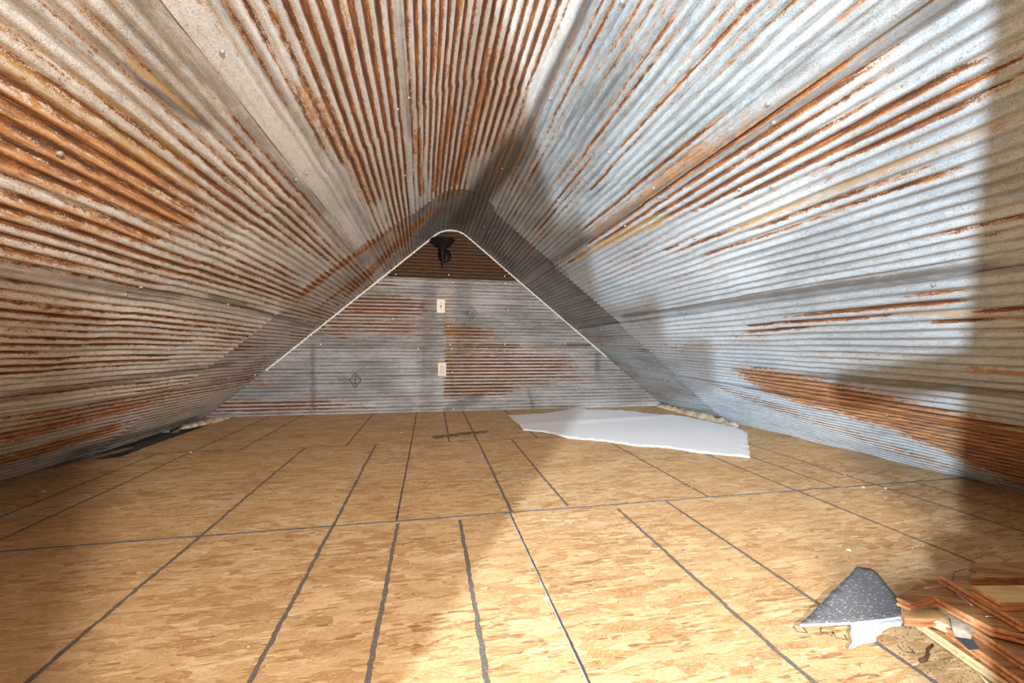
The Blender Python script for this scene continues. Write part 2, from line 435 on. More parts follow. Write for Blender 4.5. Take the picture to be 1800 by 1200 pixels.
wall_left = empty('wall_left', (-1.9, 2, 0), 'structure')
wall_right = empty('wall_right', (2.5, 2, 0), 'structure')
ceiling = empty('ceiling', (0.2, 2, 1.8), 'structure')
for o in (wall_left, wall_right, ceiling): o.location = (0, 0, 0)
T_left = tin_mat('tin_left', (0.84, 0.80, 0.75), (0.52, 0.48, 0.43), seed=1.3, dirt_shade=-.05, rusty=.62, freckle=.66)  # warm cast of the light partly put into the left sheets' colour
T_left_low = tin_mat('tin_left_low', (0.60, 0.57, 0.54), (0.33, 0.31, 0.285), seed=7.7, dirt_shade=.12, rusty=.7, freckle=.64)
T_mid = tin_mat('tin_ridge', (0.82, 0.83, 0.83), (0.58, 0.59, 0.58), seed=3.1, dirt_shade=-.08, rusty=.55, freckle=.68)
T_blue = tin_mat('tin_blue_grey', (0.53, 0.61, 0.67), (0.27, 0.315, 0.345), seed=4.9, rusty=.5, freckle=.68)
T_right = tin_mat('tin_right', (0.60, 0.675, 0.745), (0.41, 0.465, 0.52), seed=6.2, dirt_shade=-.27, rusty=.25, freckle=.69)  # bluish cast of the cool light put into the right sheets' colour
T_far = tin_mat('tin_dark_shaded_end', (0.34, 0.34, 0.345), (0.17, 0.165, 0.165), seed=15.2, dirt_shade=.1, rusty=.1, freckle=.71)  # darker end sheets, with part of the far-end shade put into the colour
T_farl = tin_mat('tin_brown_end', (0.64, 0.58, 0.53), (0.34, 0.30, 0.265), seed=16.2, dirt_shade=.1, rusty=.7, freckle=.66)
Y0, LAPL, LAPR = -0.19, 2.855, 3.0
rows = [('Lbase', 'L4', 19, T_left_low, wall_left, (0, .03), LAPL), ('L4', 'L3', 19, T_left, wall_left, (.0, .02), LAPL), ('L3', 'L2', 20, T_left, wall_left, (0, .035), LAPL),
        ('L2', 'L1', 13, T_mid, wall_left, (.05, .0), LAPL), ('L1', 'R1', 20, T_mid, ceiling, (.02, .045), 2.93),
        ('R1', 'R2', 19, T_blue, wall_right, (0, .05), LAPR), ('R2', 'R3', 20, T_right, wall_right, (0, .05), LAPR + .03),
        ('R3', 'R4', 19, T_right, wall_right, (0, .02), LAPR + .06), ('R4', 'Rbase', 19, T_right, wall_right, (0, 0), LAPR + .12)]
for i, (a, b, n, mat, par, fl, lap) in enumerate(rows):
    o1 = 0.0 if i % 2 else -0.003
    roof_sheet(a, b, n, Y0, lap, mat, par, o1, fl, lip=1)
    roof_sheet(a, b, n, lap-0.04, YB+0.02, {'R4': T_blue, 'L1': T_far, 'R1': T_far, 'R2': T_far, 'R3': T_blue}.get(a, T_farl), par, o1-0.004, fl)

# ---------------------------------------------------------------- back wall, corrugations run across
wall_back = link('wall_back', bm_mesh('wall_back', box_bm(-2.2, 2.8, YB+0.03, YB+0.05, -0.2, 1.9)), plain('back_sheathing', (.18, .13, .09)), None, 'structure')
T_back = tin_mat('tin_back', (0.55, 0.545, 0.56), (0.27, 0.265, 0.27), seed=9.4, dirt_shade=.3, dark=.85, speck=.95)
T_backl = tin_mat('tin_back_low', (0.60, 0.61, 0.64), (0.33, 0.335, 0.35), seed=11.4, dirt_shade=.25, dark=.85, speck=.95)
T_top = tin_mat('tin_back_rust', (0.20, 0.10, 0.06), (0.09, 0.04, 0.025), seed=12.4, dirt_shade=.3, dark=.24)
pB, dB = section(YB)
ia = int(np.argmax(pB[:, 1]))
def xs_at(z):
    zl = np.interp(z, pB[:ia+1, 1], pB[:ia+1, 0]); zr = np.interp(z, pB[ia:, 1][::-1], pB[ia:, 0][::-1]); return zl, zr
def back_sheet(z0, z1, side, xs, ncorr, mat, off):
    per = 8; zz = np.linspace(z0, z1, ncorr*per+1)
    nx = 90; P = np.zeros((len(zz), nx, 3)); ph = np.cos(2*math.pi*ncorr*np.linspace(0, 1, len(zz)))
    for j, z in enumerate(zz):
        l, r = xs_at(min(max(z, 0), 1.74)); l -= .008; r += .008
        a, b = {'both': (l, r), 'left': (l, xs), 'right': (xs-.01, r)}[side]
        if b < a: b = a
        x = np.linspace(a, b, nx)
        P[j, :, 0] = x; P[j, :, 1] = YB - AMP*ph[j] - off + 0.003*np.sin(x*3+z*5); P[j, :, 2] = z
    X = P[..., 0]; Z = P[..., 2]
    lim = {'both': lambda q: q[2] > 1.3, 'left': lambda q: q[1] < .139 and q[2] < 1.33, 'right': lambda q: max(q[1], q[3]) > .139 and q[2] < 1.33}[side]
    s = stain_field([q for q in BACK_STAINS if lim(q)], X, Z)
    m = tin_mesh('metal_sheet', P, np.stack([Z, X], -1), np.repeat(ph[:, None], nx, 1), s, nx, len(zz))
    return link('metal_sheet', m, mat, wall_back)
back_sheet(0.0, .625, 'left', .143, 19, T_backl, 0.000)
back_sheet(0.0, .635, 'right', .143, 19, T_backl, 0.003)
back_sheet(.615, 1.285, 'left', .143, 20, T_back, 0.003)
back_sheet(.625, 1.285, 'right', .143, 20, T_back, 0.006)
back_sheet(1.279, 1.735, 'both', .143, 14, T_top, 0.008)

# white foam bead closing the joint of roof and back wall
foam = plain('foam_bead', (.95, .90, .84), .9, 0, .1, 60)
def bead(s0, s1, r, wav):
    pts = []
    for i, s in enumerate(np.linspace(s0, s1, int(abs(s1-s0)/0.008))):
        p = on_roof(s, YB-0.012, 0.004 + wav*math.sin(s/0.0335*6.283) + random.uniform(-.0015, .0015))[0]; pts.append(p)
    return tube(pts, [r*random.uniform(.7, 1.15) for _ in pts], 6)
link('trim_1', bm_mesh('foam_bead', bead(-2.12, 0.05, .0095, .003), True), foam, None, 'structure')
link('trim_2', bm_mesh('foam_bead', bead(0.05, 2.05, .0085, .003), True), foam, None, 'structure')

# stamped crosses and worn stamping on the tin
stamp_m = plain('stamp_dark', (.055, .05, .05), .6, .2)
def ring_strip(pts, wd, bm, y):
    n = len(pts)
    for i in range(n):
        a, b = Vector(pts[i]), Vector(pts[(i+1) % n]); d = (b-a).normalized(); nn = Vector((-d.y, d.x))*wd/2
        q = [a+nn-d*wd*.3, b+nn+d*wd*.3, b-nn+d*wd*.3, a-nn-d*wd*.3]
        bm.faces.new([bm.verts.new((p.x, y, p.y)) for p in q])
def cross_stamp(cx, cz, s, y, wd=.0035):
    bm = bmesh.new(); pts = []
    for k in range(4):                          # four round-ended arms
        a0 = k*math.pi/2; L = s*(1.0 if k % 2 else .78)
        for t in np.linspace(-90, 90, 7):
            r = .30*s; q = (L-r+r*math.cos(math.radians(t)), r*math.sin(math.radians(t)))
            pts.append((cx+q[0]*math.cos(a0)-q[1]*math.sin(a0), cz+q[0]*math.sin(a0)+q[1]*math.cos(a0)))
    ring_strip(pts, wd, bm, y)
    ring_strip([(cx-.1*s, cz-.62*s), (cx+.1*s, cz-.62*s), (cx+.1*s, cz+.62*s), (cx-.1*s, cz+.62*s)], wd*.8, bm, y-.0002)
    return bm
for (x, z, s, l) in ((-.677, .309, .062, .0065), (.402, .954, .058, .0045), (-.046, 1.01, .052, .003)):
    link('stamped_cross', bm_mesh('stamped_cross', cross_stamp(x, z, s, YB-AMP-.0085, l)), stamp_m, wall_back)
for (x, z, wd) in ((-.83, .315, .10), (.31, .955, .07), (-.10, 1.0, .05)):
    bm = bmesh.new()
    for i in range(int(wd/.012)):
        xx = x + i*.012; hgt = random.uniform(.02, .035)
        ring_strip([(xx, z-hgt), (xx+.002, z+hgt)], .0022, bm, YB-AMP-.0085)
    link('stamped_mark', bm_mesh('stamped_mark', bm), stamp_m, wall_back)

# screws
screw_m = plain('zinc_screw', (.72, .72, .72), .3, .8); wscrew_m = plain('white_screw', (.93, .92, .90), .45)
def screw_mesh():
    bm = lathe([(.0065, 0), (.0068, .0012), (.0048, .0018), (.0046, .0048), (.0035, .0058)], 10)
    return bm_mesh('screw', bm, False)
SM = screw_mesh(); SM.materials.append(screw_m)
SW = screw_mesh(); SW.materials.append(wscrew_m)
def roof_screw(s, Y, par):
    p = on_roof(s, Y, .004)[0]; q = on_roof(s, Y, .02)[0]
    o = bpy.data.objects.new('screw', SM); COL.objects.link(o); o.parent = par
    o.location = p; o.rotation_mode = 'QUATERNION'; o.rotation_quaternion = Vector(q-p).to_track_quat('Z', 'Y')
for Y in (0.994, 1.60, 2.215, 2.82, 3.43, 3.88):
    for sm, par in (('L4', wall_left), ('L3', wall_left), ('L2', wall_left), ('L1', wall_left), ('R1', ceiling), ('R2', wall_right), ('R3', wall_right), ('R4', wall_right)):
        f = SEAMS[sm](Y); roof_screw(f+.028+random.uniform(-.006, .006), Y+random.uniform(-.02, .02), par)
        if random.random() < .45: roof_screw(f-.022, Y+random.uniform(-.03, .03), par)
for s, Y, par in ((-1.235, .987, wall_left), (-1.845, 1.602, wall_left), (1.065, 1.16, wall_right), (1.136, 1.626, wall_right), (1.02, 1.262, wall_right), (.913, 1.933, wall_right),
                  (-1.2, 1.6, wall_left), (-1.85, 2.22, wall_left), (-1.22, 2.2, wall_left), (1.9, 1.6, wall_right), (1.25, 2.2, wall_right), (.211, 2.375, ceiling), (.333, 1.076, wall_right), (.6, 1.6, wall_right), (.58, 2.2, wall_right), (1.9, 2.2, wall_right)):
    roof_screw(s, Y, par)
for x, z in ((-.322, 1.305), (.173, 1.318), (.723, 1.325), (.178, 1.485), (.212, 1.249), (.729, 1.260), (.165, .982), (-.345, .885), (.189, .646), (.205, .605), (.727, .649), (1.356, .658), (.212, .375), (.226, .02), (-.98, .64), (-.112, .601), (.76, .99), (.17, .82)):
    o = bpy.data.objects.new('screw', SW); COL.objects.link(o); o.parent = wall_back
    o.location = (x, YB-.012, z); o.rotation_euler = (math.radians(90), 0, 0)

# ---------------------------------------------------------------- floor
def osb_mat(name='osb', tint=1.0):
    k = NT(name); P = k.obj(); w2 = k.noise(P, 9, 3, color=True)
    wp = k.vadd(P, k.vmul(k.vadd(w2, (-.5, -.5, -.5)), (.008, .008, 0)))
    def flakes(rot, sx, sy, ox):
        n = k.n.new('ShaderNodeMapping'); k.put(n.inputs[0], wp); n.inputs['Rotation'].default_value = (0, 0, rot)
        n.inputs['Location'].default_value = (ox, ox*1.7, 0); n.inputs['Scale'].default_value = (sx, sy, 1)
        v = k.n.new('ShaderNodeTexVoronoi'); v.voronoi_dimensions = '2D'; k.put(v.inputs['Vector'], n.outputs[0]); v.inputs['Scale'].default_value = 1
        return k.sep(v.outputs['Color']), v.outputs['Distance']
    a, ad = flakes(0.10, 15, 130, 0); b, bd = flakes(-0.25, 18, 170, 3.1); c, c_d = flakes(0.45, 19, 120, 7.7); d, dd = flakes(1.2, 13, 60, 1.9)
    f = k.math('ADD', k.math('MULTIPLY', a[0], .55), k.math('MULTIPLY', b[1], .45))
    f = k.mix(k.step(k.noise(P, 16, 3), .50, .52), f, k.math('ADD', k.math('MULTIPLY', c[1], .5), k.math('MULTIPLY', b[0], .5)))
    def rgrain(rot):
        n = k.n.new('ShaderNodeMapping'); k.put(n.inputs[0], wp); n.inputs['Rotation'].default_value = (0, 0, rot)
        return k.noise(k.vmul(n.outputs[0], (38, 420, 1)), 1, 4, .65)
    def cells(rot, sx, sy, ox):
        return flakes(rot, sx, sy, ox)[0]
    e1 = cells(.7, 16, 48, 5.5); e2 = cells(-.8, 15, 52, 2.2)
    grain = k.mix(k.step(e1[0], .66, .67), rgrain(.12), rgrain(.75)); grain = k.mix(k.step(e2[0], .74, .75), grain, rgrain(-.85))
    f = k.mix(k.step(e1[0], .66, .67), f, k.math('MULTIPLY_ADD', e1[1], .45, .28)); f = k.mix(k.step(e2[0], .74, .75), f, k.math('MULTIPLY_ADD', e2[1], .45, .25))
    f2 = k.math('ADD', k.math('MULTIPLY', f, .36), k.math('MULTIPLY', grain, .42))
    f2 = k.math('ADD', f2, k.math('MULTIPLY', k.noise(k.vmul(P, (3, 6, 1)), 1, 3), .22))
    f2 = k.math('MULTIPLY_ADD', k.math('SUBTRACT', f2, .5), 1.55, .5)
    col = k.ramp(f2, [(.22, (.26, .115, .04)), (.38, (.43, .235, .095)), (.5, (.54, .335, .155)), (.62, (.64, .435, .225)), (.8, (.80, .61, .37))])
    odd = k.math('MULTIPLY', k.step(d[0], .975, .98), k.step(d[1], .3, .5)); col = k.mix(k.math('MULTIPLY', odd, .6), col, (.34, .15, .075))
    chip = k.math('MULTIPLY', k.step(k.noise(k.vmul(wp, (75, 420, 5)), 1, 3, .6), .62, .66), .7); col = k.mix(chip, col, (.27, .13, .055))
    edge = k.math('MULTIPLY', k.step(k.noise(k.vmul(wp, (40, 520, 9)), 1, 3, .6), .59, .63), .65); col = k.mix(edge, col, (.86, .72, .50))
    warm_patch = k.noise(k.vmul(P, (1.2, 2.2, 1)), 1, 2); col = k.mix(k.step(warm_patch, .4, .7, 0, .35), col, (.62, .36, .16))  # broad random patches of warmer brown
    hgt = k.math('ADD', k.math('MULTIPLY', a[2], .4), k.math('MULTIPLY', grain, .8)); hgt = k.math('ADD', hgt, k.math('MULTIPLY', b[2], .3))
    k.bump(hgt, .6, .003)
    return k.fin(col, .62, 0, .35)
OSB = osb_mat()
EDGE = plain('edge_paint_blue', (.09, .13, .21), .8, 0, .3, 90)
dark_edge = plain('edge_dark', (.07, .055, .045), .8, 0, .3, 90)
k = NT('marker_black'); P_ = k.obj(); n_ = k.noise(P_, 260, 3, .7)
marker = k.fin(k.mix(k.step(n_, .52, .66), (.12, .10, .09), (.33, .24, .16)), .7)
k = NT('subfloor'); sub_m = k.fin(k.mix(k.noise(k.obj(), 8, 3), (.03, .022, .018), (.07, .05, .035)), .9)
floor = link('floor', bm_mesh('floor', box_bm(-2.6, 3.2, -0.9, YB+.05, -.16, -.13)), sub_m, None, 'structure')
def panel(x0, x1, y0, y1, left_pts=None):
    g = .0016
    bm = bmesh.new()
    if left_pts: pts = left_pts + [(x1-g, y1-g), (x1-g, y0+g)]
    else: pts = [(x0+g, y0+g), (x0+g, y1-g), (x1-g, y1-g), (x1-g, y0+g)]
    top = [bm.verts.new((x, y, 0)) for x, y in pts]; bot = [bm.verts.new((x, y, -.018)) for x, y in pts]
    bm.faces.new(top); bm.faces.new(bot[::-1]); n = len(pts)
    for i in range(n): bm.faces.new((top[i], top[(i+1) % n], bot[(i+1) % n], bot[i]))
    return link('osb_panel', bm_mesh('osb_panel', bm), OSB, floor)
YA0, YA1, YB1 = .352, 1.570, 2.771
panel(-2.13, .309, YA0, YA1, [(-2.0, YA0), (-2.0, YA1-.002)]); panel(.309, 2.75, YA0, YA1)
panel(-2.56, -.118, YA1, YB1, [(-2.0, YA1+.002), (-1.99, 2.20), (-1.95, 2.42), (-1.885, 2.69), (-1.80, 2.70), (-1.725, 2.725), (-1.725, YB1-.002)]); panel(-.118, 2.32, YA1, YB1); panel(2.32, 2.75, YA1, YB1)
panel(-2.0, .312, YB1, YB+.03, [(-1.725, YB1+.002), (-1.732, 2.98), (-1.717, 3.49), (-1.72, 3.84), (-1.85, 3.99), (-1.85, YB+.03)]); panel(.312, 2.62, YB1, YB+.03)
panel(-2.1, .1, -.85, YA0, [(-2.0, -.85), (-2.0, YA0-.002)]); panel(.1, 2.75, -.85, YA0)

def strip(x0, y0, x1, y1, wd, name, mat, z=.0006, jit=.35, par=floor):
    L = math.hypot(x1-x0, y1-y0); n = max(4, int(L/.012)); dx, dy = (x1-x0)/L, (y1-y0)/L
    vs, fs = [], []; drift = 0
    for i in range(n+1):
        t = i/n*L; drift = drift*.92 + random.gauss(0, wd*.04)
        for sgn in (-1, 1):
            o = sgn*wd/2*(1+random.uniform(-jit, jit)) + drift
            vs.append((x0+dx*t-dy*o, y0+dy*t+dx*o, z))
        if i: fs.append((2*i-2, 2*i-1, 2*i+1, 2*i))
    return link(name, mesh_of(name, vs, fs), mat, par)
for a in [(-.76, -.2, -.76, YB1-.01), (-.338, -.2, -.338, YB1-.02), (-.112, -.2, -.112, YA1-.02), (.114, -.2, .114, YA1-.03),
          (.739, -.2, .739, YA1-.04), (.977, -.2, .977, YA1), (1.634, -.2, 1.634, YA1), (1.63, YA1, 1.64, YB1), (2.075, .6, 2.075, YA1), (2.075, YA1, 2.08, YB1),
          (1.857, YA1, 1.86, YB1), (.318, YA1, .318, YB1), (.552, YA1+.02, .552, YB1), (1.187, YA1, 1.187, YB1),
          (-1.568, .9, -1.568, YB1), (-1.39, .9, -1.39, YB1), (-1.39, YB1, -1.39, YB), (-1.13, YB1, -1.12, YB), (-.52, YB1, -.515, YB), (.318, YB1, .312, YB), (.13, YB1, .135, YB), (.74, YB1, .72, YB), (1.187, YB1, 1.187, YB), (2.30, .9, 2.30, YA1)]:
    strip(*a, .0115, 'marker_line', marker)
strip(-.118, YA1, -.118, YB1, .007, 'edge_line', dark_edge, .0008); strip(-.118, YB1, -.12, YB, .007, 'edge_line', dark_edge, .0008)
strip(.3045, YA0, .3045, YA1, .0024, 'edge_line', plain('edge_paint_white', (.42, .43, .46), .8), .0009); strip(.309, YA0, .309, YA1, .0065, 'edge_line', dark_edge, .0008)
strip(-1.97, YA1, 2.62, YA1, .0085, 'edge_line', EDGE, .001); strip(-1.8, YB1, 2.4, YB1, .006, 'edge_line', dark_edge, .0009, .8)

# partition added behind the camera, its two openings shaped for the shadow edges
PM = plain('blocker_board', (.13, .085, .05), .8, 0, .15, 6)
wf = empty('blocker_wall', (0, 0, 0), 'structure')
def pbox(x0, x1, z0, z1): link('blocker_board', bm_mesh('blocker_board', box_bm(x0, x1, -.215, -.195, z0, z1, .002)), PM, wf)
pbox(-2.2, -.57, 0, 1.0); pbox(-2.2, -.57, 1.0, 2.0)
pbox(-.17, .063, 0, .97); pbox(-.17, -.04, .97, 2.0); pbox(.50, .61, 0, .775); pbox(.61, 1.6, 0, 1.0); pbox(.50, .61, .90, 1.0); pbox(1.6, 2.9, 0, 1.0); pbox(.50, 2.9, 1.0, 2.0); pbox(-.58, .51, 1.75, 2.1)
# unseen blocks added in the left opening to shape its cast shade
pbox(-.575, -.44, .925, .962); pbox(-.575, -.485, .962, .995); pbox(-.575, -.545, .995, 1.05)
pbox(-.30, -.165, .897, .921); pbox(-.245, -.165, .738, .752); pbox(-.21, -.165, .752, .780)

# debris under the eaves, left and right
def crumple(name, x0, y0, x1, y1, wd, hgt, mat, seed):
    n, mseg = 34, 8; vs, fs = [], []
    for i in range(n):
        t = i/(n-1); cx, cy = x0+(x1-x0)*t, y0+(y1-y0)*t; L = math.hypot(x1-x0, y1-y0); nx, ny = -(y1-y0)/L, (x1-x0)/L
        for j in range(mseg):
            a = math.pi*j/(mseg-1); f = mnoise.noise(Vector((i*.45+seed, j*.6, seed)))
            tp = .35+.65*math.sin(math.pi*min(1, max(0, t)))**.5 if 0 < t < 1 else .2
            r = wd/2*tp*(1+.5*f)
            vs.append((cx+nx*r*math.cos(a), cy+ny*r*math.cos(a), .0005+max(0, hgt*tp*math.sin(a)*(1+.8*f))))
            if i and j: fs.append(((i-1)*mseg+j-1, (i-1)*mseg+j, i*mseg+j, i*mseg+j-1))
    return link(name, mesh_of(name, vs, fs, True), mat)
k = NT('kraft_faced_batt'); c_ = k.ramp(k.noise(k.obj(), 14, 4, .7), [(.35, (.22, .15, .10)), (.5, (.50, .40, .26)), (.6, (.62, .50, .38)), (.68, (.55, .34, .30)), (.8, (.30, .26, .20))])
batt = k.fin(c_, .9)
tag(crumple('insulation_strip', 2.375, 3.98, 2.42, 2.85, .085, .045, batt, 1.0), 'crumpled brown paper and insulation squeezed under the right slope at the far corner', 'insulation')
tag(crumple('insulation_strip', -1.70, 3.95, -1.83, 3.50, .10, .03, batt, 5.0), 'short pale crumpled insulation scrap in the far left corner', 'insulation')
bw = plain('brown_lath', (.20, .10, .045), .8, 0, .2, 20)
tag(crumple('wood_sliver', -1.80, 2.95, -1.90, 2.55, .05, .012, bw, 9.0), 'dark brown splintered lath lying in the gap under the left slope', 'wood scrap')

# ---------------------------------------------------------------- electrical
cream = plain('cream_plastic', (.72, .62, .50), .4, 0, .03); ink = plain('slot_dark', (.05, .035, .03), .6)
def plate(name, x, z, label, cat):
    r = empty(name, (x, YB-.012, z)); tag(r, label, cat)
    link('cover_plate', bm_mesh('cover_plate', box_bm(-.039, .039, -.006, .004, -.064, .064, .003)), cream, r); return r
sw = plate('light_switch', .099, 1.014, 'cream single toggle light switch plate on the back wall, above the power outlet', 'switch')
link('switch_recess', bm_mesh('switch_recess', box_bm(-.0065, .0065, -.0068, -.005, -.013, .013)), ink, sw)
link('toggle', bm_mesh('toggle', box_bm(-.004, .004, -.016, -.005, -.002, .010, .001)), cream, sw)
for z in (-.03, .03): link('screw', bm_mesh('screw', lathe([(.003, -.0060), (.003, -.0072)], 10, 'Y', loc=(0, 0, z))), ink, sw)
ol = plate('power_outlet', .114, .404, 'cream double power outlet on the back wall below the light switch', 'outlet')
for z in (-.02, .02):
    rc = link('receptacle', bm_mesh('receptacle', lathe([(.0165, -.0055), (.0165, -.0078), (.015, -.0084)], 20, 'Y', loc=(0, 0, z))), cream, ol)
    bm = box_bm(-.0075, -.0050, -.0090, -.008, z-.001, z+.008); box_bm(.0050, .0075, -.0090, -.008, z-.001, z+.007, bm=bm)
    lathe([(.0025, -.008), (.0025, -.0090)], 8, 'Y', bm=bm, loc=(0, 0, z-.008)); link('slots', bm_mesh('slots', bm), ink, rc)
    rg = lathe([(.0180, -.0058), (.0180, -.0064)], 20, 'Y', loc=(0, 0, z)); link('outlet_ring', bm_mesh('outlet_ring', rg), ink, ol)
blk = NT('black_iron').fin((.006, .006, .007), .5, .1, .3)
lampr = empty('wall_sconce', (.130, YB-.012, 1.50)); tag(lampr, 'black uplight wall lamp with open bowl shade in the peak of the back wall', 'lamp')
link('back_plate', bm_mesh('back_plate', lathe([(.066, .008), (.066, -.004), (.060, -.012), (.036, -.018), (.020, -.026)], 36, 'Y'), True), blk, lampr)
arm = tube([(0, -.02, 0), (0, -.05, -.03), (-.01, -.09, -.045), (-.02, -.12, -.03), (-.022, -.125, 0)], .009, 10)
link('arm', bm_mesh('arm', arm, True), blk, lampr)
link('bowl_shade', bm_mesh('bowl_shade', lathe([(.028, .015), (.034, .045), (.055, .066), (.092, .088), (.112, .120), (.115, .124), (.110, .124), (.088, .095), (.05, .075), (.02, .06)], 40, loc=(-.022, -.125, 0)), True), blk, lampr)
link('stem', bm_mesh('stem', lathe([(.002, -.14), (.006, -.11), (.008, -.07), (.012, -.05), (.010, -.035), (.022, -.02), (.024, 0), (.017, .01), (.030, .02), (.032, .05)], 24, loc=(-.022, -.125, 0)), True), blk, lampr)

# ---------------------------------------------------------------- big white sheet on the floor
def flat_piece(name, pts, zf, thick, mat, res=.03, ragged=0.0, seed=0.0):
    """cut-out sheet: triangulated grid clipped to a polygon, with thickness and a height function"""
    P = []
    n = len(pts)
    for i in range(n):
        a, b = Vector(pts[i]), Vector(pts[(i+1) % n]); L = (b-a).length; m = max(1, int(L/(res*.35)))
        for j in range(m):
            q = a.lerp(b, j/m)
            if ragged and j: q += Vector((mnoise.noise(Vector((q.x*40, q.y*40, seed))), mnoise.noise(Vector((q.y*40, q.x*40, seed+5)))))*ragged
            P.append(q)
    from mathutils.geometry import delaunay_2d_cdt
    xs = [p.x for p in P]; ys = [p.y for p in P]; nb = len(P)
    import mathutils.geometry as g
    inner = []
    def inside(x, y):
        c = False; j = nb-1
        for i in range(nb):
            if (P[i].y > y) != (P[j].y > y) and x < (P[j].x-P[i].x)*(y-P[i].y)/(P[j].y-P[i].y)+P[i].x: c = not c
            j = i
        return c
    y = min(ys)+res/2
    while y < max(ys):
        x = min(xs)+res/2
        while x < max(xs):
            q = Vector((x+random.uniform(-.2, .2)*res, y+random.uniform(-.2, .2)*res))
            if inside(q.x, q.y): inner.append(q)
            x += res
        y += res
    V, E, Fc, *_ = delaunay_2d_cdt(P+inner, [], [list(range(nb))], 1, 1e-5)
    bm = bmesh.new()
    top = [bm.verts.new((v.x, v.y, zf(v.x, v.y)+thick)) for v in V]; bot = [bm.verts.new((v.x, v.y, zf(v.x, v.y))) for v in V]
    cnt = {}
    for f in Fc:
        for a, b in zip(f, f[1:]+f[:1]): cnt[(a, b)] = 1
        t = bm.faces.new([top[i] for i in f]); bm.faces.new([bot[i] for i in f][::-1])
    for (a, b) in list(cnt):
        if (b, a) not in cnt: fc = bm.faces.new((top[a], bot[a], bot[b], top[b])); fc.material_index = 1
    m = bpy.data.meshes.new(name); bmesh.ops.recalc_face_normals(bm, faces=bm.faces)
    for f in bm.faces: f.smooth = f.material_index == 0
    bm.to_mesh(m); bm.free()
    return link(name, m, mat)
k = NT('white_underlay'); pp = k.obj()
cc = k.mix(k.noise(k.vmul(pp, (3, 22, 1)), 1, 4, .6), (.80, .80, .82), (.90, .90, .92)); k.bump(k.noise(k.vmul(pp, (8, 60, 1)), 1, 3), .15, .003)
paper = k.fin(cc, .8); paper_edge = plain('underlay_edge', (.92, .92, .92), .8)
SH = [(.694, 3.017), (.707, 3.681), (1.073, 3.713), (1.47, 3.985), (1.55, 3.82), (1.883, 3.78), (2.033, 3.555), (2.247, 3.338), (2.31, 3.20), (2.385, 2.831), (2.309, 2.641), (1.819, 2.059),
      (1.753, 2.106), (1.594, 2.197), (1.466, 2.355), (1.309, 2.426), (1.148, 2.593), (.948, 2.711), (.857, 2.89), (.769, 2.964)]
def zsheet(x, y):
    e = max(0, 1.75-y-(1.3-x)*0.0)
    lip = max(0.0, 1 - abs((x-.694)*.0 + 0)) * 0
    return .003 + .006*max(0, mnoise.noise(Vector((x*1.6, y*1.6, 2)))) + .010*math.exp(-abs((y-3.2)-.12*(x-.7))/.05) + .012*max(0, (x-2.0))
sh = flat_piece('underlayment_sheet', SH, zsheet, .006, [paper, paper_edge], .05, .012)
tag(sh, 'large torn off-white underlayment sheet lying flat on the floor near the back right corner', 'sheet')

# grey triangular scrap with a white fleece piece under it
k = NT('grey_felt'); pp = k.obj()
fl_ = k.step(k.noise(k.vmul(pp, (75, 420, 1)), 1, 2), .61, .66)
c0 = k.mix(k.noise(k.vmul(pp, (160, 700, 1)), 1, 4, .75), (.05, .052, .058), (.20, .205, .22)); c0 = k.mix(fl_, c0, (.62, .56, .50)); k.bump(fl_, .3, .001)
grey = k.fin(c0, .75); white_edge = plain('white_core', (.9, .9, .88), .8)
TR = [(0.835, 0.793), (0.962, 0.775), (1.099, 0.769), (1.127, 0.793), (1.16, 0.826), (1.176, 0.852), (1.198, 0.887), (1.209, 0.908), (1.211, 0.929), (1.181, 0.941)]
tr = flat_piece('shingle_scrap', TR, lambda x, y: .016+.12*max(0, y-.80), .005, [grey, white_edge], .02, .003, 3)
tag(tr, 'dark grey triangular flooring scrap with white core, beside the pile of wood boards', 'scrap')
FLP = [(0.976, 0.792), (1.119, 0.778), (1.087, 0.766), (1.061, 0.763), (1.027, 0.757), (0.994, 0.744), (0.953, 0.731), (0.935, 0.732), (0.908, 0.726), (0.89, 0.726), (0.934, 0.756)]
fz = flat_piece('fleece_scrap', FLP, lambda x, y: .002+.006*max(0, mnoise.noise(Vector((x*40, y*40, 1))))+.004, .004, [plain('white_fleece', (.72, .72, .71), .95), white_edge], .012, .006, 8)
tag(fz, 'small fluffy white scrap sticking out from under the grey triangle', 'scrap')

# ---------------------------------------------------------------- pile of cedar boards
def wood_mat(name, c1, c2, c3, ang):
    k = NT(name); n = k.n.new('ShaderNodeMapping'); k.put(n.inputs[0], k.obj()); n.inputs['Rotation'].default_value = (0, 0, ang); n.inputs['Scale'].default_value = (1, 1, 1)
    q = k.vmul(n.outputs[0], (6, 60, 60)); a = k.noise(q, 1, 5, .6, 1.2); b = k.noise(k.vmul(n.outputs[0], (20, 320, 320)), 1, 2)
    f = k.math('ADD', k.math('MULTIPLY', a, .8), k.math('MULTIPLY', b, .2))
    return k.fin(k.ramp(f, [(.36, c1), (.5, c2), (.62, c3)]), .55, 0, .4)
cedar = wood_mat('cedar_face', (.20, .085, .03), (.36, .17, .065), (.50, .27, .11), .35)
cedar_end = wood_mat('cedar_cut', (.48, .19, .075), (.66, .30, .13), (.78, .44, .22), 0)
pale_end = wood_mat('pale_cut', (.66, .44, .22), (.80, .60, .34), (.88, .72, .46), 0)
pale_face = wood_mat('pale_face', (.50, .27, .10), (.66, .42, .18), (.74, .52, .26), .35)
